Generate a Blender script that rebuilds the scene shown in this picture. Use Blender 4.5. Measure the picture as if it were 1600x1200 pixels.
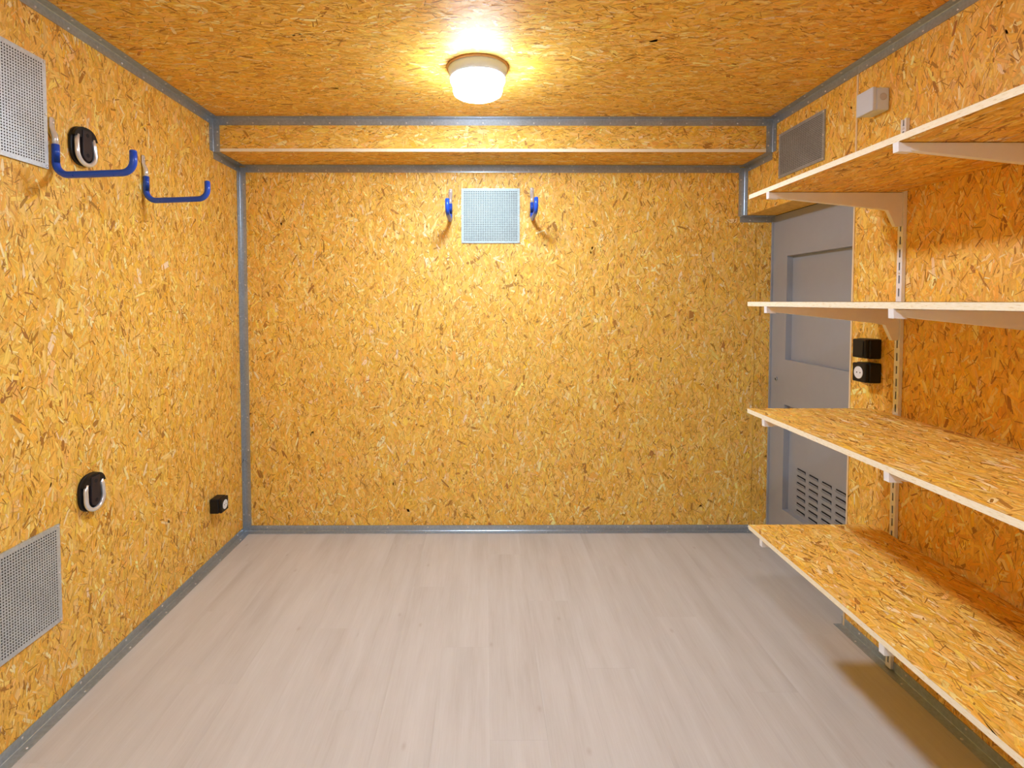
import bpy, bmesh, math, random
from mathutils import Vector, Matrix
random.seed(7)
for o in list(bpy.data.objects): bpy.data.objects.remove(o)
S = bpy.context.scene
COL = S.collection
PI = math.pi

# ------------------------------------------------------------------ camera, world, exposure
cam_d = bpy.data.cameras.new('camera')
cam = bpy.data.objects.new('camera', cam_d); COL.objects.link(cam)
cam.location = (0, 0, 1.457)
cam.rotation_euler = (PI/2 - 0.0371, 0, -0.0039)
cam_d.sensor_width = 36; cam_d.lens = 820/1600*36
cam_d.shift_x = (800-762.18)/1600
cam_d.shift_y = (501.22-600)/1600
cam_d.clip_start = 0.02
S.camera = cam
W = bpy.data.worlds.new('world'); S.world = W
W.use_nodes = True
W.node_tree.nodes['Background'].inputs[0].default_value = (0.5, 0.55, 0.6, 1)
W.node_tree.nodes['Background'].inputs[1].default_value = 0.0
vs = S.view_settings
vs.view_transform = 'Standard'; vs.look = 'None'; vs.gamma = 1; vs.use_curve_mapping = False
vs.exposure = 0.0
LAMP_STRENGTH = 245.0      # diffuser disc; the drum side gives off less
LAMP_COLOR = (0.74, 0.85, 1.0, 1)   # cool white
cy = S.cycles
cy.use_light_tree = False; cy.max_bounces = 8; cy.diffuse_bounces = 7; cy.glossy_bounces = 2; cy.transmission_bounces = 1; cy.caustics_reflective = False; cy.caustics_refractive = False

# ------------------------------------------------------------------ room dimensions (metres)
XL, XR, XD = -1.522, 1.609, 1.789      # left wall, right wall, door plane
YB, YS, YF = 3.28, 2.969, -0.95         # back wall, soffit front, wall behind the camera
ZC, ZS, ZH = 2.476, 2.291, 1.986       # ceiling, soffit underside, door head
YJ = 2.300                             # near jamb of the door opening
LEG = 0.038                            # leg of the steel angle trims

# ------------------------------------------------------------------ helpers
def tag(o, label=None, cat=None, group=None, kind=None):
    if label: o['label'] = label
    if cat: o['category'] = cat
    if group: o['group'] = group
    if kind: o['kind'] = kind
    return o

def empty(name, loc, rz=0):
    o = bpy.data.objects.new(name, None); COL.objects.link(o)
    o.empty_display_size = 0.05
    o.location = loc; o.rotation_euler = (0, 0, rz)
    return o

class MB:
    def __init__(s): s.v = []; s.f = []; s.m = []; s.sm = []
    def add(s, vs_, fs, mi=0, smooth=False):
        b = len(s.v); s.v += [tuple(v) for v in vs_]
        for f in fs:
            s.f.append([b+i for i in f]); s.m.append(mi); s.sm.append(smooth)
    def box(s, x0, x1, y0, y1, z0, z1, mi=0, side=None):
        if x0 > x1: x0, x1 = x1, x0
        if y0 > y1: y0, y1 = y1, y0
        if z0 > z1: z0, z1 = z1, z0
        vs_ = [(x0,y0,z0),(x1,y0,z0),(x1,y1,z0),(x0,y1,z0),(x0,y0,z1),(x1,y0,z1),(x1,y1,z1),(x0,y1,z1)]
        s.add(vs_, [(3,2,1,0),(4,5,6,7)], mi)
        s.add(vs_, [(0,1,5,4),(1,2,6,5),(2,3,7,6),(3,0,4,7)], mi if side is None else side)
    def prism(s, pts, axis, t0, t1, mi=0, side=None, smooth=False):
        # pts: 2D polygon in the two remaining axes (order x,y,z without axis)
        def P(p, t):
            q = list(p); q.insert(axis, t); return tuple(q)
        n = len(pts); vs_ = [P(p, t0) for p in pts] + [P(p, t1) for p in pts]
        s.add(vs_, [tuple(range(n))[::-1], tuple(range(n, 2*n))], mi)
        s.add(vs_, [(i, (i+1) % n, n+(i+1) % n, n+i) for i in range(n)], mi if side is None else side, smooth)
    def lathe(s, prof, axis=2, c=(0,0,0), n=48, mi=0, smooth=True):
        # prof: list of (r, h)
        vs_ = []
        for r, h in prof:
            for k in range(n):
                a = 2*PI*k/n; u, w = r*math.cos(a), r*math.sin(a)
                p = {2:(u,w,h), 0:(h,u,w), 1:(w,h,u)}[axis]
                vs_.append((p[0]+c[0], p[1]+c[1], p[2]+c[2]))
        fs = []
        for j in range(len(prof)-1):
            for k in range(n):
                fs.append((j*n+k, j*n+(k+1) % n, (j+1)*n+(k+1) % n, (j+1)*n+k))
        s.add(vs_, fs, mi, smooth)
        b = len(prof)-1
        s.add([vs_[k] for k in range(n)], [tuple(range(n))[::-1]], mi)
        s.add([vs_[b*n+k] for k in range(n)], [tuple(range(n))], mi)
    def tube(s, path, r, n=14, mi=0, cap=True, radii=None, flat=None):
        # swept circle; radii: per point (rx along 'side', ry along 'up')
        P = [Vector(p) for p in path]; rings = []
        up = None
        for i, p in enumerate(P):
            t = (P[min(i+1, len(P)-1)] - P[max(i-1, 0)]).normalized()
            side = Vector((0,1,0)) if abs(t.y) < .9 else Vector((1,0,0))
            side = (side - t*side.dot(t)).normalized(); up = side.cross(t)
            ra, rb = radii[i] if radii else (r, r)
            rings.append([p + side*(ra*math.cos(2*PI*k/n)) + up*(rb*math.sin(2*PI*k/n)) for k in range(n)])
        vs_ = [v for ring in rings for v in ring]
        fs = [(j*n+k, j*n+(k+1) % n, (j+1)*n+(k+1) % n, (j+1)*n+k) for j in range(len(P)-1) for k in range(n)]
        s.add(vs_, fs, mi, True)
        if cap:
            s.add(rings[0], [tuple(range(n))[::-1]], mi); s.add(rings[-1], [tuple(range(n))], mi)
    def build(s, name, mats, parent=None, uv=None, bevel=0, loc=None, segs=2):
        me = bpy.data.meshes.new(name); me.from_pydata(s.v, [], s.f); 
        if not isinstance(mats, (list, tuple)): mats = [mats]
        for m in mats: me.materials.append(m)
        for p, mi, sm in zip(me.polygons, s.m, s.sm): p.material_index = mi; p.use_smooth = sm
        bm = bmesh.new(); bm.from_mesh(me)
        bmesh.ops.remove_doubles(bm, verts=bm.verts, dist=1e-6)
        bmesh.ops.recalc_face_normals(bm, faces=bm.faces)
        bm.to_mesh(me); bm.free()
        if uv: box_uv(me, uv)
        o = bpy.data.objects.new(name, me); COL.objects.link(o)
        if parent: o.parent = parent
        if loc: o.location = loc
        if bevel:
            b = o.modifiers.new('bevel', 'BEVEL'); b.width = bevel; b.segments = segs; b.limit_method = 'ANGLE'; b.angle_limit = math.radians(40)
            for p in me.polygons: p.use_smooth = True
            w = o.modifiers.new('wn', 'WEIGHTED_NORMAL'); w.keep_sharp = True
        return o

UVN = [0]
def box_uv(me, mode):
    # UV in metres; V runs along the strands' main direction. mode: axis letter of the strands
    UVN[0] += 1
    ou, ov = (UVN[0]*1.37) % 7, (UVN[0]*2.71) % 9
    l = me.uv_layers.new(name='UVMap')
    ax = 'xyz'.index(mode)
    for p in me.polygons:
        n = [abs(c) for c in p.normal]; k = n.index(max(n))
        rem = [i for i in range(3) if i != k]
        if ax in rem: vA = ax; uA = [i for i in rem if i != ax][0]
        else: uA, vA = rem
        for li in p.loop_indices:
            c = me.vertices[me.loops[li].vertex_index].co
            l.data[li].uv = (c[uA]+ou+k*3.3, c[vA]+ov)

# ------------------------------------------------------------------ materials
class NT:
    def __init__(s, nt): s.nt = nt
    def n(s, t, **kw):
        x = s.nt.nodes.new(t)
        for k, v in kw.items(): setattr(x, k, v)
        return x
    def set(s, sock, v):
        if isinstance(v, bpy.types.NodeSocket): s.nt.links.new(v, sock)
        else: sock.default_value = v
    def math(s, op, a, b=None, c=None, clamp=False):
        x = s.n('ShaderNodeMath', operation=op, use_clamp=clamp)
        s.set(x.inputs[0], a)
        if b is not None: s.set(x.inputs[1], b)
        if c is not None: s.set(x.inputs[2], c)
        return x.outputs[0]
    def vmath(s, op, a, b=None, sc=None):
        x = s.n('ShaderNodeVectorMath', operation=op)
        s.set(x.inputs[0], a)
        if b is not None: s.set(x.inputs[1], b)
        if sc is not None: s.set(x.inputs['Scale'], sc)
        return x.outputs[0]
    def mixf(s, f, a, b):
        x = s.n('ShaderNodeMix', data_type='FLOAT'); s.set(x.inputs[0], f); s.set(x.inputs[2], a); s.set(x.inputs[3], b); return x.outputs[0]
    def mixv(s, f, a, b):
        x = s.n('ShaderNodeMix', data_type='VECTOR'); s.set(x.inputs[0], f); s.set(x.inputs[4], a); s.set(x.inputs[5], b); return x.outputs[1]
    def mixc(s, f, a, b, blend='MIX'):
        x = s.n('ShaderNodeMix', data_type='RGBA', blend_type=blend); s.set(x.inputs[0], f); s.set(x.inputs[6], a); s.set(x.inputs[7], b); return x.outputs[2]
    def ramp(s, f, stops, interp='LINEAR'):
        x = s.n('ShaderNodeValToRGB'); x.color_ramp.interpolation = interp
        e = x.color_ramp.elements
        while len(e) < len(stops): e.new(0.5)
        for k, (p, c) in zip(e, stops): k.position = p; k.color = (*c, 1) if len(c) == 3 else c
        s.set(x.inputs[0], f); return x.outputs[0]
    def noise(s, vec, scale=1, detail=2, rough=.5, dim='3D'):
        x = s.n('ShaderNodeTexNoise', noise_dimensions=dim)
        if vec is not None: s.set(x.inputs['Vector'], vec)
        x.inputs['Scale'].default_value = scale; x.inputs['Detail'].default_value = detail; x.inputs['Roughness'].default_value = rough
        return x.outputs[0]
    def comb(s, x, y, z=0.0):
        c = s.n('ShaderNodeCombineXYZ'); s.set(c.inputs[0], x); s.set(c.inputs[1], y); s.set(c.inputs[2], z); return c.outputs[0]
    def sep(s, v):
        c = s.n('ShaderNodeSeparateXYZ'); s.set(c.inputs[0], v); return c.outputs

def new_mat(name):
    m = bpy.data.materials.new(name); m.use_nodes = True
    return m, NT(m.node_tree), m.node_tree.nodes['Principled BSDF']

def pset(b, **kw):
    for k, v in kw.items(): b.inputs[k.replace('_', ' ')].default_value = v

def simple(name, col, rough=.5, metal=0.0, var=.06, scale=30, bump=0.0, spec=.5, coat=0.0):
    m, T, b = new_mat(name)
    co = T.n('ShaderNodeTexCoord').outputs['Object']
    nz = T.noise(co, scale, 3, .6)
    c = T.mixc(nz, tuple(x*(1-var) for x in col)+(1,), tuple(min(1, x*(1+var)) for x in col)+(1,))
    T.set(b.inputs['Base Color'], c)
    T.set(b.inputs['Roughness'], T.math('MULTIPLY_ADD', nz, .12, rough-.06))
    pset(b, Metallic=metal)
    b.inputs['Specular IOR Level'].default_value = spec
    b.inputs['Coat Weight'].default_value = coat
    if bump:
        bp = T.n('ShaderNodeBump'); bp.inputs['Strength'].default_value = bump; bp.inputs['Distance'].default_value = .001
        T.set(bp.inputs['Height'], T.noise(co, scale*6, 2)); T.set(b.inputs['Normal'], bp.outputs[0])
    return m

def osb_base_material():
    """the pressed board underneath the surface strands"""
    m, T, b = new_mat('strand_board')
    co = T.n('ShaderNodeTexCoord').outputs['Object']
    n1 = T.noise(co, 45, 3, .7)
    T.set(b.inputs['Base Color'], T.ramp(n1, [(.3, (.62, .34, .045)), (.5, (.85, .51, .08)), (.7, (.92, .60, .12))]))
    pset(b, Roughness=.6)
    return m
def strand_material(name, rough):
    """one wood strand: its own tone (attribute), grain along its length, rim darkened for resin and painted gap shadow"""
    m, T, b = new_mat(name)
    at = T.n('ShaderNodeAttribute', attribute_name='tone')
    uv = T.n('ShaderNodeUVMap', uv_map='grain').outputs[0]
    g = T.noise(T.vmath('MULTIPLY', uv, (18, 240, 1)), 1, 2, .6, '2D')
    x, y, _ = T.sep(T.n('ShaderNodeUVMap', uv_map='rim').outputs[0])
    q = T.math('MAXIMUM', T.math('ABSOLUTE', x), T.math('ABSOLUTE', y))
    rim = T.math('MULTIPLY', T.math('SUBTRACT', q, .78), 4.0, clamp=True)  # edge darkening: resin plus the shade of small gaps, put into the colour
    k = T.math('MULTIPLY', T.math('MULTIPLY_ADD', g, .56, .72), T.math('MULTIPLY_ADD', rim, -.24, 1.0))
    T.set(b.inputs['Base Color'], T.vmath('SCALE', at.outputs['Color'], sc=k))
    T.set(b.inputs['Roughness'], T.math('MULTIPLY_ADD', g, .16, rough-.08))
    return m

M = {}
M['osb'] = M['osb_flat'] = osb_base_material()
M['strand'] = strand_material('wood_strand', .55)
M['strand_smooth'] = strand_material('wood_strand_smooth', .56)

import numpy as np
RNG = np.random.default_rng(11)
PAL = np.array([(.46, .220, .035), (.86, .475, .068), (.92, .560, .104), (.95, .635, .160), (.97, .78, .36)])
def strands(parent, O, U, V, lu, lv, mat='strand', spread=.5, dens=1.0, keepout=None):
    """Flat overlapping wood strands pressed into a board face: O corner, U/V unit vectors (V = main strand
    direction), lu/lv size. They lie in the top millimetre of the board."""
    O, U, V = (np.array(q, float) for q in (O, U, V)); N = np.cross(U, V)
    area = lu*lv
    sets = [  # count per m2, half length, half width, height band, palette weights
        (1550, (.022, .062), (.005, .0145), (.00005, .00055), (.012, .26, .44, .25, .04)),
        (1750, (.012, .038), (.0025, .007), (.00030, .00075), (.03, .24, .40, .26, .07)),
        (2000, (.006, .020), (.0010, .003), (.00050, .00085), (.20, .26, .22, .20, .12)),
        (820, (.005, .026), (.0006, .0016), (.00086, .00095), (.85, .15, 0, 0, 0)),  # dark slivers, partly painting the shadow gaps between strands
    ]
    vs_, cols, gr, rm, hs = [], [], [], [], []
    for cnt, Lr, wr, hr, wt in sets:
        n = int(cnt*area*dens)
        if n < 1: continue
        cu, cv = RNG.uniform(0, lu, n), RNG.uniform(0, lv, n)
        L, w = RNG.uniform(*Lr, n), RNG.uniform(*wr, n)
        ang = np.where(RNG.random(n) < .2, RNG.uniform(-PI/2, PI/2, n), RNG.normal(0, spread, n))
        j = RNG.uniform(.45, 1.0, (6, n))
        s_ = np.array([-L, -L*j[0], L*j[1], L, L*j[2], -L*j[3]])
        t_ = np.array([-w*(2*j[4]-1.5), w*np.ones(n), w*np.ones(n), w*(2*j[5]-1.5), -w, -w])
        c, s = np.cos(ang), np.sin(ang)
        uu = np.clip(cu + t_*c - s_*s, 0, lu); vv = np.clip(cv + t_*s + s_*c, 0, lv)
        h = RNG.uniform(*hr, n) - .0011
        P = O[None, None] + uu[..., None]*U + vv[..., None]*V + (h[None, :, None])*N
        vs_.append(P.transpose(1, 0, 2).reshape(-1, 3))
        k = RNG.choice(5, n, p=np.array(wt)/sum(wt))
        col = PAL[k]*(1+RNG.normal(0, .06, (n, 1)))*(1+RNG.normal(0, 1, (n, 3))*np.array([.02, .045, .18]))
        cols.append(np.repeat(np.clip(col, 0, .97), 6, 0))
        off = RNG.uniform(0, 20, (n, 2))
        gr.append(np.stack([s_.T+off[:, :1], t_.T+off[:, 1:]], -1).reshape(-1, 2))
        rm.append(np.stack([(s_/L).T, (t_/w).T], -1).reshape(-1, 2))
    v = np.concatenate(vs_); nf = len(v)//6
    me = bpy.data.meshes.new('wood_strands')
    me.vertices.add(len(v)); me.vertices.foreach_set('co', v.ravel())
    me.loops.add(len(v)); me.loops.foreach_set('vertex_index', np.arange(len(v), dtype=np.int32))
    me.polygons.add(nf); me.polygons.foreach_set('loop_start', np.arange(nf, dtype=np.int32)*6)
    me.update(calc_edges=True)
    ca = me.attributes.new('tone', 'FLOAT_COLOR', 'POINT')
    cc = np.concatenate(cols); ca.data.foreach_set('color', np.concatenate([cc, np.ones((len(cc), 1))], 1).ravel().astype(np.float32))
    for nm, d in (('grain', gr), ('rim', rm)):
        l = me.uv_layers.new(name=nm); l.data.foreach_set('uv', np.concatenate(d).ravel().astype(np.float32))
    me.materials.append(M[mat])
    o = bpy.data.objects.new('wood_strands', me); COL.objects.link(o); o.parent = parent
    if parent.type == 'EMPTY': o.matrix_parent_inverse = Matrix.Translation(-parent.location)
    o['kind'] = 'stuff'
    return o

def edge_material():
    m, T, b = new_mat('osb_cut_edge')
    co = T.n('ShaderNodeTexCoord').outputs['Object']
    n1 = T.noise(T.vmath('MULTIPLY', co, (60, 60, 420)), 1, 3, .65)
    c = T.ramp(n1, [(.25, (.62, .48, .26)), (.40, (.90, .84, .63)), (.7, (.94, .91, .78))])
    T.set(b.inputs['Base Color'], c); pset(b, Roughness=.75)
    return m
M['edge'] = edge_material()

def steel_material(name, base, metal, rough):
    m, T, b = new_mat(name)
    co = T.n('ShaderNodeTexCoord').outputs['Object']
    v = T.n('ShaderNodeTexVoronoi'); T.set(v.inputs['Vector'], co); v.inputs['Scale'].default_value = 90
    n1 = T.noise(co, 7, 3, .6)
    f = T.math('ADD', T.math('MULTIPLY', v.outputs['Distance'], .5), T.math('MULTIPLY', n1, .7))
    c = T.mixc(f, tuple(x*.72 for x in base)+(1,), tuple(min(1, x*1.22) for x in base)+(1,))
    T.set(b.inputs['Base Color'], c); pset(b, Metallic=metal)
    T.set(b.inputs['Roughness'], T.math('MULTIPLY_ADD', n1, .2, rough-.1))
    return m
M['zinc'] = steel_material('galvanised_steel', (.42, .48, .53), .62, .32)
M['zinc_bright'] = steel_material('bright_zinc_sheet', (.60, .68, .74), .65, .42)
M['zinc_pale'] = steel_material('pale_zinc_sheet', (.40, .50, .51), .45, .55)
M['zinc_dark'] = steel_material('dull_zinc_sheet', (.42, .47, .52), .6, .5)
M['screw'] = simple('screw_steel', (.75, .76, .76), .3, .8)
M['chrome'] = simple('polished_steel', (.82, .88, .94), .20, .58)
M['blue'] = simple('blue_plastic_sleeve', (.010, .085, .60), .30, 0, .04, coat=.15)
M['black'] = simple('black_plastic', (.010, .010, .012), .45, 0, .15, spec=.3)
M['dark_brown'] = simple('dark_brown_plastic', (.032, .024, .027), .5, 0, .12, spec=.3)
M['void'] = simple('painted_hole_shade', (.012, .012, .014), .9)  # near-black colour standing in for the shade inside openings
M['white'] = simple('white_powder_coat', (.82, .86, .92), .38, 0, .03)
M['box_white'] = simple('light_grey_plastic', (.66, .77, .93), .42, 0, .03)
M['box_grey'] = simple('grey_rubber', (.54, .57, .62), .6, 0, .05)
M['socket_white'] = simple('white_plastic', (.80, .87, .95), .35, 0, .03)
M['lamp_white'] = simple('lamp_housing_plastic', (.72, .82, .93), .45, 0, .02)
M['gap_glow_ring'] = simple('amber_gap_glow', (.55, .30, .10), .5)  # warm reflected light put into the colour
M['door'] = simple('grey_door_paint', (.345, .375, .425), .40, 0, .05, 14, .05)
M['door_side'] = M['door']
M['strip'] = simple('pale_wood_lipping', (.80, .66, .44), .6, 0, .08, 60)
def lens_material(name, k):
    m, T, b = new_mat(name)
    pset(b, Base_Color=(.9, .9, .9, 1), Roughness=.4)
    b.inputs['Emission Color'].default_value = LAMP_COLOR
    b.inputs['Emission Strength'].default_value = LAMP_STRENGTH*k
    return m
M['lens'] = lens_material('lit_lamp_lens', 1.0); M['lens_side'] = lens_material('lit_lamp_lens_side', .30)
def plank_material():
    m, T, b = new_mat('pale_oak_laminate')
    co = T.n('ShaderNodeTexCoord').outputs['Object']
    rnd = T.n('ShaderNodeObjectInfo').outputs['Random']
    pc = T.vmath('ADD', co, T.comb(T.math('MULTIPLY', rnd, 31.0), T.math('MULTIPLY', rnd, 57.0), 0.0))
    streak = T.noise(T.vmath('MULTIPLY', pc, (13, 1.1, 1)), 1, 4, .55)
    grain = T.noise(T.vmath('MULTIPLY', pc, (190, 6, 1)), 1, 4, .65)
    mott = T.noise(T.vmath('MULTIPLY', pc, (7, 4, 1)), 1, 3, .6)
    f = T.math('ADD', T.math('ADD', T.math('MULTIPLY', streak, .62), T.math('MULTIPLY', grain, .30)), T.math('MULTIPLY_ADD', rnd, .06, T.math('MULTIPLY', mott, .12)))
    c = T.ramp(f, [(.25, (.43, .420, .405)), (.5, (.550, .555, .555)), (.66, (.605, .618, .625)), (.85, (.665, .685, .70))])
    # small knots
    v = T.n('ShaderNodeTexVoronoi', voronoi_dimensions='2D'); T.set(v.inputs['Vector'], T.vmath('MULTIPLY', pc, (5, 2.6, 1))); v.inputs['Scale'].default_value = 1
    cs = T.n('ShaderNodeSeparateColor'); T.set(cs.inputs[0], v.outputs['Color'])
    kn = T.math('MULTIPLY', T.math('SUBTRACT', 1.0, T.math('DIVIDE', v.outputs['Distance'], .055), clamp=True), T.math('GREATER_THAN', cs.outputs[0], .72))
    c = T.mixc(T.math('MULTIPLY', kn, .35), c, (.30, .25, .22, 1))
    T.set(b.inputs['Base Color'], c)
    T.set(b.inputs['Roughness'], T.math('MULTIPLY_ADD', grain, .15, .42))
    return m
M['plank'] = plank_material()
M['subfloor'] = simple('subfloor', (.20, .16, .13), .8)
M['front'] = simple('pale_grey_sheet_metal', (.72, .72, .72), .5)

# ------------------------------------------------------------------ the room
def struct(o, label, cat): return tag(o, label, cat, kind='structure')

T_ = .018
mb = MB(); mb.box(XL-.02, XD+.02, YF, YB, -.05, -.008)
floor = struct(mb.build('floor', M['subfloor']), 'pale oak laminate plank floor of the storage room', 'floor')
# laminate planks, each a board of its own, laid lengthwise towards the back wall
PW = .192; GAP = .0002
x = XL
ci = 0
while x < XD:
    x1 = min(x+PW, XD)
    y = YF - (ci*0.47 % 1.28)
    while y < YB:
        y0, y1 = max(y, YF), min(y+1.28, YB)
        if y1 - y0 > .03:
            mb = MB(); mb.box(x+GAP/2, x1-GAP/2, y0+GAP/2, y1-GAP/2, -.008, 0)
            mb.build('plank', M['plank'], floor)
        y += 1.28
    x = x1; ci += 1

def slab(name, x0, x1, y0, y1, z0, z1, strands, parent=None, mat='osb'):
    mb = MB(); mb.box(x0, x1, y0, y1, z0, z1)
    return mb.build(name, M[mat], parent, uv=strands)

D_ = .0012     # board cores lie this far below the faces; the strands fill the difference
X_, Y_, Z_ = (1, 0, 0), (0, 1, 0), (0, 0, 1)
YV = .80       # strands are laid from here to the back wall
ceiling = struct(slab('ceiling', XL-T_, XD+T_, YF, YB+T_, ZC+D_, ZC+T_, 'x'), 'strand board ceiling above the whole room', 'ceiling')
strands(ceiling, (XR, YS, ZC), (0, -1, 0), (-1, 0, 0), YS-YV, XR-XL, 'strand_smooth', .34)   # normal down
wall_left = struct(slab('wall_left', XL-T_, XL-D_, YF, YB+T_, 0, ZC, 'z'), 'strand board wall on the left with hooks and grilles', 'wall')
strands(wall_left, (XL, YV, 0), Y_, Z_, YB-YV, ZC)
# back wall: two boards with a joint near the door
wall_back = struct(slab('wall_back', XL-T_, XD+T_, YB+T_, YB+T_+.02, 0, ZC, 'z'), 'strand board wall at the far end of the room', 'wall')
for xa, xb in ((XL, 1.6855), (1.6875, XD)):
    pn = slab('panel', xa, xb, YB+D_, YB+T_, 0, ZC, 'z', wall_back)
    strands(pn, (xa, YB, 0), X_, Z_, xb-xa, min(ZC, ZS))
# right wall: boards beside the door, header box above the door
wall_right = struct(slab('wall_right', XR+D_, XR+T_, YF, YJ, 0, ZC, 'z'), 'strand board wall on the right carrying the shelves', 'wall')
strands(wall_right, (XR, YJ, 0), (0, -1, 0), Z_, YJ-YV, ZC)
mb = MB(); mb.box(XR+D_, XD, YJ+.002, YB, ZH, ZC)
hp = mb.build('header_panel', M['osb'], wall_right)
strands(hp, (XR, YB, ZH), (0, -1, 0), Z_, YB-YJ-.002, ZC-ZH)
mb = MB(); mb.box(XR+T_, XD+.03, YJ-.012, YJ, 0, ZC)
mb.build('door_reveal', M['door'], wall_right)
mb = MB(); mb.box(XR-.0025, XR+.010, YJ-.006, YJ+.003, 0, ZC-.04)
mb.build('edge_lipping', M['strip'], wall_right)
mb = MB(); mb.box(XL-T_, XD+T_, YF-T_, YF, 0, ZC)
wall_front = struct(mb.build('wall_front', M['front']), 'pale grey metal entrance wall behind the viewer', 'wall')
# boxed-in beam (soffit) along the top of the back wall
soffit = empty('ceiling_beam_box', (0, (YS+YB)/2, ZS)); soffit['kind'] = 'structure'
tag(soffit, 'boxed-in strand board beam under the ceiling along the back wall', 'beam box')
def local(o, root):
    o.matrix_parent_inverse = Matrix.Translation(-root.location); return o
mb = MB(); mb.box(XL, XR, YS+D_, YS+T_, ZS+T_, ZC); fp = local(mb.build('front_panel', M['osb'], soffit), soffit)
strands(fp, (XR, YS, ZS+T_), Z_, (-1, 0, 0), ZC-ZS-T_, XR-XL, 'strand', .34)
mb = MB(); mb.box(XL, XR, YS-.002, YB, ZS+D_, ZS+T_, 0, 1); bp_ = local(mb.build('bottom_panel', [M['osb'], M['edge']], soffit), soffit)
strands(bp_, (XR, YB, ZS), (0, -1, 0), (-1, 0, 0), YB-YS, XR-XL, 'strand', .34)

# ------------------------------------------------------------------ steel angle trims
SCREW = None
def screw_mesh():
    mb = MB(); mb.lathe([(.0048, 0), (.0046, .0012), (.003, .0024), (.0008, .0028)], axis=0, n=10)
    o = mb.build('screw', M['screw']); me = o.data; bpy.data.objects.remove(o); return me
SCREW = screw_mesh()
def screw(parent, p, normal):
    o = bpy.data.objects.new('screw', SCREW); COL.objects.link(o); o.parent = parent
    o.location = p
    o.rotation_euler = Vector(normal).to_track_quat('X', 'Z').to_euler()
    return o
TN = [0]
def angle(corner, axis, t0, t1, da, db, label, leg=LEG, pitch=.14, th=.002, screws=True, ends=(0, 0)):
    """Steel angle along axis; corner = fixed coordinates of the inner corner (2 values, axis removed);
    da, db = +-1: directions of the legs along the two remaining axes."""
    TN[0] += 1
    th = .0016+.00023*(TN[0]*3 % 8)
    rem = [i for i in range(3) if i != axis]
    a0, b0 = corner
    mb = MB()
    # L profile
    prof = [(a0, b0), (a0+da*leg, b0), (a0+da*leg, b0+db*th), (a0+da*th*1.8, b0+db*th), (a0+da*th, b0+db*th*1.8), (a0+da*th, b0+db*leg), (a0, b0+db*leg)]
    mb.prism(prof, axis, t0, t1)
    o = mb.build('trim_%d' % TN[0], M['zinc'])
    struct(o, label, 'trim')
    if screws:
        n = max(2, int(round(abs(t1-t0)/pitch)))
        for k in range(n):
            t = t0+(t1-t0)*(k+.5)/n
            p = [0, 0, 0]; p[axis] = t; p[rem[0]] = a0+da*leg*.68; p[rem[1]] = b0+db*th
            nn = [0, 0, 0]; nn[rem[1]] = db; screw(o, p, nn)
            p = [0, 0, 0]; p[axis] = t+.012; p[rem[0]] = a0+da*th; p[rem[1]] = b0+db*leg*.68
            nn = [0, 0, 0]; nn[rem[0]] = da; screw(o, p, nn)
    return o
E_ = .0005
angle((XL+E_, ZC-E_), 1, 2.296, YS, 1, -1, 'far length of steel angle along left wall and ceiling')
angle((XL+E_, ZC-E_), 1, YF, 2.294, 1, -1, 'near length of steel angle along left wall and ceiling')
angle((XR-E_, ZC-E_), 1, 2.302, YS, -1, -1, 'far length of steel angle along right wall and ceiling')
angle((XR-E_, ZC-E_), 1, YF, 2.300, -1, -1, 'near length of steel angle along right wall and ceiling')
angle((YS-E_, ZC-E_), 0, XL, XR, -1, -1, 'steel angle along ceiling above the boxed-in beam')
angle((XL+E_, YS-E_), 2, ZS, ZC-LEG, 1, -1, 'short upright steel angle at left end of the boxed-in beam', pitch=.09)
angle((XR-E_, YS-E_), 2, ZS, ZC-LEG, -1, -1, 'short upright steel angle at right end of the boxed-in beam', pitch=.09)
angle((XL+E_, ZS-E_), 1, YS, YB-E_, 1, -1, 'steel angle under left end of the boxed-in beam')
angle((XR-E_, ZS-E_), 1, YS, YB-E_, -1, -1, 'steel angle under right end of the boxed-in beam')
angle((YB-E_, ZS-E_), 0, XL+LEG, XR-LEG, -1, -1, 'steel angle under the boxed-in beam along the back wall')
angle((XL+E_, YB-E_), 2, .002, ZS-LEG*.2, 1, -1, 'tall upright steel angle in left back corner', pitch=.2)
angle((XR-E_, YB-E_), 2, ZH-.002, ZS-LEG*.2, -1, -1, 'short upright steel angle in back corner above the door', pitch=.12)
angle((YB-E_, ZH-E_), 0, XR-LEG*.75, XD-.004, -1, -1, 'steel angle under the door head at back wall', pitch=.1)
angle((XL+E_, E_), 1, YF, YB-E_, 1, 1, 'steel angle skirting along foot of left wall', pitch=.25)
angle((YB-E_, E_), 0, XL+E_, XD-.01, -1, 1, 'steel angle skirting along foot of back wall', pitch=.25)
angle((XR-E_, E_), 1, YF, 2.313, -1, 1, 'steel angle skirting along foot of right wall below shelves', pitch=.25)

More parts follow.
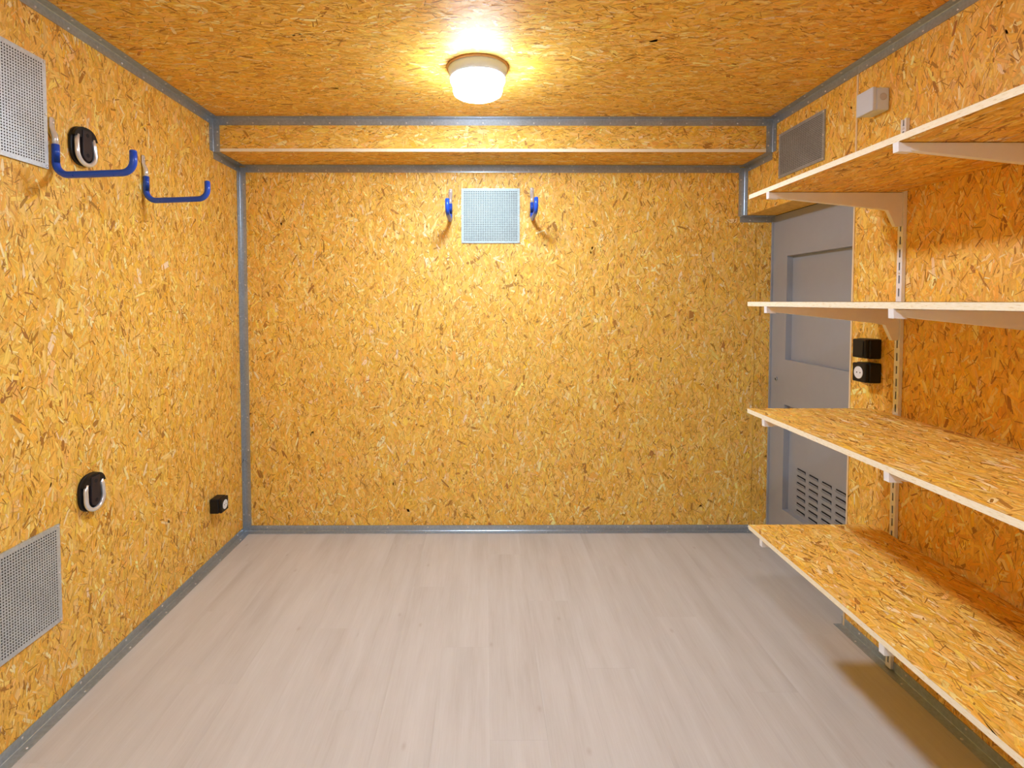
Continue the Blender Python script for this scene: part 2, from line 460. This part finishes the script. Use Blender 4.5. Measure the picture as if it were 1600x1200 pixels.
# ------------------------------------------------------------------ grey steel door in the recess
R_ = .035      # depth of the pressed panels
ya, yb_ = 2.42, 3.118
pz = [(.203, .839), (1.109, 1.727)]
mb = MB()
mb.box(XD, XD+.045, yb_, YB-.012, .012, ZH-.003)
mb.box(XD, XD+.045, YJ+.004, ya, .012, ZH-.003)
mb.box(XD, XD+.045, ya, yb_, .012, pz[0][0]); mb.box(XD, XD+.045, ya, yb_, pz[0][1], pz[1][0]); mb.box(XD, XD+.045, ya, yb_, pz[1][1], ZH-.003)
door = struct(mb.build('door_1', M['door']), 'grey steel door with two pressed panels and louvres, set back behind shelves', 'door')
for z0, z1 in pz:
    mb = MB(); mb.box(XD+R_, XD+.045, ya, yb_, z0, z1)
    mb.build('pressed_panel', M['door'], door)
mb = MB(); mb.box(XD-.010, XD+.05, YB-.012, YB-.0005, .0, ZH-.001); mb.box(XD-.002, XD+.05, YJ+.002, YB-.012, 0.0005, .010)
mb.build('door_frame', M['door'], door)
mb = MB(); mb.lathe([(.012, 0), (.012, -.004), (.009, -.006)], axis=0, c=(XD, 3.209, .98), n=20)
k = mb.build('lock_escutcheon', M['zinc_dark'], door)
mb = MB(); mb.box(XD-.0075, XD-.0055, 3.207, 3.211, .973, .985); mb.build('keyhole', M['void'], k)
# pressed louvres: hooded slits
mb = MB()
hw = .041
prof = [(-.0, 0), (-.010, .016), (-.0075, .017), (-.0005, .006)]
mb.prism([(x_, z_) for x_, z_ in prof], 1, -hw, hw, 0)
mb.box(-.0008, .0002, -hw+.002, hw-.002, .004, .021, 1)  # dark strip painted for the shaded slit
proto = mb.build('louver', [M['door'], M['void']], door); lm = proto.data; bpy.data.objects.remove(proto)
for cy in (2.99, 2.877, 2.764, 2.651, 2.538):
    for r in range(7):
        o = bpy.data.objects.new('louver', lm); COL.objects.link(o); o.parent = door
        o.location = (XD+R_, cy, .462-.0405*r)

# ------------------------------------------------------------------ ceiling lamp
def ceiling_lamp(x, y, label):
    lamp = empty('ceiling_lamp', (x, y, ZC)); tag(lamp, label, 'ceiling lamp', 'round ceiling lamps')
    mb = MB(); mb.lathe([(.136, 0), (.136, -.006), (.131, -.009)], n=40); mb.build('gap_glow_ring', M['gap_glow_ring'], lamp)  # amber ring paints the warm reflection in the gap at the ceiling
    mb = MB(); mb.lathe([(.130, -.006), (.127, -.020), (.121, -.048), (.117, -.050)], n=40); mb.build('housing', M['lamp_white'], lamp)
    mb = MB()
    mb.lathe([(.118, -.050), (.119, -.060), (.114, -.070), (.109, -.074), (.108, -.100), (.104, -.112)], n=40, mi=1)
    mb.lathe([(.104, -.112), (.090, -.120), (.05, -.125), (.01, -.1265)], n=40, mi=0)
    mb.build('lens', [M['lens'], M['lens_side']], lamp)
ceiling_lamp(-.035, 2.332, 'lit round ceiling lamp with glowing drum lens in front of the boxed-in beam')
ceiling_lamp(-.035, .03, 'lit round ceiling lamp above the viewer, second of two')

# ------------------------------------------------------------------ perforated ventilation grilles
def grille(loc, rz, w, h, pitch, hole, sheet, label, hy0=None):
    """local: x out of the wall, y sideways (centred), z up (centred)"""
    g = empty('ventilation_grille', loc, rz); tag(g, label, 'vent grille', 'perforated ventilation grilles')
    bd = .014
    t = .007
    nx, nz = int((w-2*bd)/pitch), int((h-2*bd)/pitch)
    px, pzz = (w-2*bd)/nx, (h-2*bd)/nz
    mb = MB()
    y0, z0 = -w/2, -h/2
    # border strips
    mb.box(t-.001, t, -w/2, w/2, -h/2, -h/2+bd); mb.box(t-.001, t, -w/2, w/2, h/2-bd, h/2)
    mb.box(t-.001, t, -w/2, -w/2+bd, -h/2+bd, h/2-bd); mb.box(t-.001, t, w/2-bd, w/2, -h/2+bd, h/2-bd)
    # folded rim back to the wall
    mb.box(0, t-.001, -w/2, -w/2+.0015, -h/2, h/2); mb.box(0, t-.001, w/2-.0015, w/2, -h/2, h/2)
    mb.box(0, t-.001, -w/2+.0015, w/2-.0015, -h/2, -h/2+.0015); mb.box(0, t-.001, -w/2+.0015, w/2-.0015, h/2-.0015, h/2)
    fr = mb.build('frame', M[sheet], g)
    mb = MB(); k = 8
    vs_ = []; fs = []
    for i in range(nx):
        for j in range(nz):
            cy = -w/2+bd+(i+.5)*px; cz = -h/2+bd+(j+.5)*pzz
            b0 = len(vs_)
            sq = [(1, 0), (1, 1), (0, 1), (-1, 1), (-1, 0), (-1, -1), (0, -1), (1, -1)]
            for q in range(k):
                vs_.append((t, cy+sq[q][0]*px/2, cz+sq[q][1]*pzz/2))
            for q in range(k):
                a = 2*PI*q/k
                vs_.append((t, cy+hole*math.cos(a), cz+hole*math.sin(a)))
            for q in range(k):
                q2 = (q+1) % k
                fs.append((b0+q, b0+q2, b0+k+q2, b0+k+q))
    me = bpy.data.meshes.new('perforated_sheet'); me.from_pydata(vs_, [], fs); me.materials.append(M[sheet])
    o = bpy.data.objects.new('perforated_sheet', me); COL.objects.link(o); o.parent = g
    sol = o.modifiers.new('thickness', 'SOLIDIFY'); sol.thickness = .0008; sol.offset = -1
    mb = MB(); mb.box(.0004, .0012, -w/2+.003, w/2-.003, -h/2+.003, h/2-.003); mb.build('duct_shade_sheet', M['void'], g)  # dark sheet painting the shade of the duct; the wall is uncut
    for sy in (-1, 1):
        for sz in (-1, 0, 1):
            screw(g, (t, sy*(w/2-.007), sz*(h/2-.008)), (1, 0, 0))
    return g
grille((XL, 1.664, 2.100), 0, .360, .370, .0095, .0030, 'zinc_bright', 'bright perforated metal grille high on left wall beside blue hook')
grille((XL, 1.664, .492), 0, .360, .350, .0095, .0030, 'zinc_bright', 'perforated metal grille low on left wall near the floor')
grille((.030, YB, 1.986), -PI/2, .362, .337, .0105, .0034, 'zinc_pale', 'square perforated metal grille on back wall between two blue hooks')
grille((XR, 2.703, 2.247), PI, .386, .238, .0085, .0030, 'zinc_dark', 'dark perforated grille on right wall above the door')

# ------------------------------------------------------------------ blue U-shaped storage hooks
def arc(c, r, a0, a1, n=9):
    return [(c[0]+r*math.cos(a0+(a1-a0)*i/n), 0, c[1]+r*math.sin(a0+(a1-a0)*i/n)) for i in range(n+1)]
def hook(loc, rz, label):
    """local origin: top of the fixing on the wall; x out of the wall"""
    h = empty('storage_hook', loc, rz); tag(h, label, 'hook', 'blue storage hooks')
    # flattened chrome fixing and bare tube
    path = [(.004, 0, 0), (.004, 0, -.004), (.004, 0, -.034), (.007, 0, -.046), (.012, 0, -.060), (.014, 0, -.075), (.014, 0, -.100)]
    rad = [(.008, .0025), (.0115, .0035), (.0120, .0035), (.0112, .006), (.0105, .0098), (.0102, .0102), (.0102, .0102)]
    mb = MB(); mb.tube(path, .01, radii=rad, n=18); mb.build('chrome_fixing', M['chrome'], h)
    screw(h, (.0075, 0, -.018), (1, 0, 0)); 
    R = .042
    path = [(.014, 0, -.094), (.014, 0, -.157)] + arc((.014+R, -.157), R, PI, 1.5*PI) + [(.15, 0, -.196)] + arc((.285-R, -.192+R), R, -.5*PI, 0)[0:] + [(.285, 0, -.120)]
    mb = MB(); mb.tube(path, .0122, n=18); s = mb.build('blue_sleeve', M['blue'], h)
    mb = MB(); mb.lathe([(.0122, 0), (.0115, .004), (.008, .0075), (.002, .009)], axis=2, c=(.285, 0, -.120), n=18)
    mb.build('end_cap', M['blue'], h)
    return h
hook((XL, 1.867, 2.100), 0, 'blue U-shaped hook on left wall beside the upper grille and black ring')
hook((XL, 2.358, 2.104), 0, 'blue U-shaped hook on left wall nearer the back corner')
hook((-.218, YB, 2.152), -PI/2, 'blue U-shaped hook on back wall left of the square grille')
hook((.286, YB, 2.160), -PI/2, 'blue U-shaped hook on back wall right of the square grille')

# ------------------------------------------------------------------ black lashing plates with steel ring
def oval(rw, rh, n=36, e=2.5, cz=0):
    pts = []
    for i in range(n):
        a = 2*PI*i/n; c, s = math.cos(a), math.sin(a)
        pts.append((rw*abs(c)**(2/e)*(1 if c >= 0 else -1), cz+rh*abs(s)**(2/e)*(1 if s >= 0 else -1)))
    return pts
def lashing(loc, rz, label):
    L = empty('lashing_ring', loc, rz); tag(L, label, 'lashing ring', 'lashing rings on the left wall')
    mb = MB(); mb.prism(oval(.061, .072), 0, 0, .012); mb.build('base_plate', M['black'], L, bevel=.003)
    # upper hood over the ring ends
    top = [p for p in oval(.060, .071) if p[1] > .030]
    top.sort(key=lambda p: math.atan2(p[1]-.030, p[0]))
    mb = MB(); mb.prism([(.0575, .030)]+top+[(-.0575, .030)], 0, .012, .024); hood = mb.build('hood', M['black'], L, bevel=.003)
    # tongue down the middle
    tg = [(.021, .060), (-.021, .060)] + [(.024*math.cos(a), -.028+.026*math.sin(a)) for a in [PI+PI*i/12 for i in range(13)]]
    mb = MB(); mb.prism(tg, 0, .010, .028); mb.build('tongue', M['dark_brown'], L, bevel=.003)
    for z in (.042, -.032):
        mb = MB(); mb.lathe([(.0075, .028), (.0075, .0286)], axis=0, c=(0, 0, z), n=16); mb.build('screw_hole', M['void'], L)
    # D-shaped steel ring, hanging in front of the plate
    path = []
    R, hw = .045, .045
    for i in range(25):
        a = PI + PI*i/24
        path.append((.0225, hw*math.cos(a), -.022+R*math.sin(a)))
    path = [(.018, -hw*.84, .036), (.0205, -hw*.97, .012)] + path + [(.0205, hw*.97, .012), (.018, hw*.84, .036)]
    P = [Vector(p) for p in path]; mb = MB(); n = 12; rings = []
    for i, p in enumerate(P):
        t = (P[min(i+1, len(P)-1)]-P[max(i-1, 0)]).normalized(); u = Vector((1, 0, 0)); u = (u-t*u.dot(t)).normalized(); w = t.cross(u)
        rings.append([p+u*.0082*math.cos(2*PI*k/n)+w*.0082*math.sin(2*PI*k/n) for k in range(n)])
    mb.add([v for r in rings for v in r], [(j*n+k, j*n+(k+1) % n, (j+1)*n+(k+1) % n, (j+1)*n+k) for j in range(len(P)-1) for k in range(n)], 0, True)
    mb.add(rings[0], [tuple(range(n))]); mb.add(rings[-1], [tuple(range(n))])
    mb.build('steel_ring', M['chrome'], L)
    return L
lashing((XL, 2.000, 2.036), 0, 'black lashing plate with steel ring high on left wall between blue hooks')
lashing((XL, 1.994, .728), 0, 'black lashing plate with steel ring low on left wall')

# ------------------------------------------------------------------ sockets and switch
def device(name, loc, rz, label, cat, kind):
    """local: x out of the wall, y sideways, z up; origin on the wall at the middle"""
    d = empty(name, loc, rz); tag(d, label, cat)
    mb = MB(); mb.box(0, .050, -.0405, .0405, -.0405, .0405); mb.build('housing', M['black'], d, bevel=.006, segs=3)
    mb = MB(); mb.box(.050, .066, -.0385, .0385, -.0385, .0385); mb.build('cover', M['black'], d, bevel=.005, segs=3)
    if kind == 'socket':
        mb = MB(); mb.lathe([(.0255, .0655), (.0255, .0675), (.0235, .0680), (.0215, .0670), (.0205, .0665)], axis=0, n=40); i_ = mb.build('socket_insert', M['socket_white'], d)
        for s in (-1, 1):
            mb = MB(); mb.lathe([(.0028, .0664), (.0028, .0668)], axis=0, c=(0, s*.0095, 0), n=12); mb.build('pin_hole', M['void'], i_)
    else:
        mb = MB(); mb.prism([(.066, -.030), (.0705, -.030), (.068, .030), (.066, .030)], 1, -.028, .028); mb.build('rocker', M['black'], d, bevel=.0015)
    return d
device('power_socket', (XL, 2.897, .325), 0, 'black surface socket with white insert low on left wall', 'socket', 'socket')
device('light_switch', (XR, 2.160, 1.262), PI, 'plain black surface switch on right wall above black socket', 'switch', 'switch')
device('power_socket', (XR, 2.157, 1.163), PI, 'black surface socket with white insert below black switch, beside grey door', 'socket', 'socket')

# ------------------------------------------------------------------ junction box
jb = empty('junction_box', (XR, 2.160, 2.264), PI); tag(jb, 'pale grey plastic junction box on right wall above the top shelf', 'junction box')
mb = MB(); mb.box(0, .052, -.045, .045, -.045, .045); mb.build('housing', M['box_white'], jb, bevel=.006, segs=3)
mb = MB(); mb.box(.053, .070, -.047, .047, -.047, .047); mb.build('lid', M['box_white'], jb, bevel=.005, segs=3)
mb = MB(); mb.lathe([(.014, .0445), (.014, .0465), (.011, .0475)], axis=1, c=(.026, 0, .008), n=24); mb.build('cable_grommet', M['box_grey'], jb)
mb = MB(); mb.lathe([(.014, -.0445), (.014, -.0465), (.011, -.0475)], axis=1, c=(.026, 0, .008), n=24); mb.build('cable_grommet', M['box_grey'], jb)

# ------------------------------------------------------------------ shelving: slotted uprights, brackets, boards
UY = [2.024, 1.395, .766]
ULAB = ['white slotted upright rail on right wall next to the sockets', 'white slotted upright rail, middle of three, behind the shelves', 'white slotted upright rail nearest the viewer on right wall']
UD, UW = .014, .026
def upright(y, label):
    """slotted channel; local x out of wall"""
    u = empty('shelf_upright', (XR, y, 0), PI); tag(u, label, 'shelf upright', 'slotted shelf uprights')
    z0, z1 = .006, 2.152
    mb = MB()
    mb.box(.0005, UD-.0015, -UW/2, -UW/2+.0015, z0, z1); mb.box(.0005, UD-.0015, UW/2-.0015, UW/2, z0, z1)
    sw = .0035
    mb.box(UD-.0015, UD, -UW/2, -sw, z0, z1); mb.box(UD-.0015, UD, sw, UW/2, z0, z1)
    z = z0; k = 0
    while z < z1:
        e = min(z+.020, z1); mb.box(UD-.0015, UD, -sw, sw, z, e); z = e+.030
    o = mb.build('slotted_rail', M['white'], u)
    mb = MB(); mb.box(.0006, .0012, -UW/2+.002, UW/2-.002, z0, z1); mb.build('rail_back', M['zinc_dark'], u)
    for zz in (.10, .60, 1.13, 1.58, 2.10): screw(u, (UD, 0, z0+round((zz-z0)/.05)*.05+.010), (1, 0, 0))
for y, l in zip(UY, ULAB): upright(y, l)
TH = .020
XFRONT = 1.080
shelves = [(1.884, 2.167, 'top shelf', 'topmost strand board shelf, reaching in front of dark grille'), (1.446, 2.162, 'second shelf', 'second strand board shelf from the top, seen edge on'),
           (1.006, 2.148, 'third shelf', 'third strand board shelf from the top, below the sockets'), (.530, 2.122, 'lowest shelf', 'lowest strand board shelf, just above the floor')]
def bracket(y, ztop, label):
    br = empty('shelf_bracket', (XR-UD, y, ztop), PI); tag(br, label, 'shelf bracket', 'white shelf brackets')
    L = XR-UD-XFRONT-.004
    w = .0085
    # tapered arm with a foot that hooks into the rail
    prof = [(.0005, -.001), (L-.002, -.001), (L-.002, -.018), (L-.05, -.024), (.085, -.064), (.055, -.070), (.026, -.130), (.0005, -.130)]
    mb = MB(); mb.prism(prof, 1, -w, w); mb.build('arm', M['white'], br, bevel=.0012)
    mb = MB(); mb.prism([(L-.034, -.0262), (L+.003, -.0245), (L+.004, .0045), (L+.0012, .0045), (L+.0008, -.0006), (L-.004, -.0006)], 1, -w-.0012, w+.0012)
    mb.build('front_lip', M['white'], br)
near = ['farthest', 'middle', 'nearest']
for z, yend, nm, lab in shelves:
    xb = XR-UD-.002
    mb = MB(); mb.box(XFRONT, xb, .45, yend, z-TH/2+D_, z+TH/2-D_, 0, 1)
    o = mb.build('shelf_board', [M['osb'], M['edge']]); tag(o, lab, 'shelf', 'strand board shelves')
    strands(o, (XFRONT, .45, z+TH/2), X_, Y_, xb-XFRONT, yend-.45, 'strand', .34)
    strands(o, (xb, .45, z-TH/2), (-1, 0, 0), Y_, xb-XFRONT, yend-.45, 'strand', .34)
    for y, wh in zip(UY, ['farthest white bracket, by the door,', 'white bracket midway along', 'white bracket nearest the viewer']):
        bracket(y, z-TH/2, wh + ' holding the ' + nm)
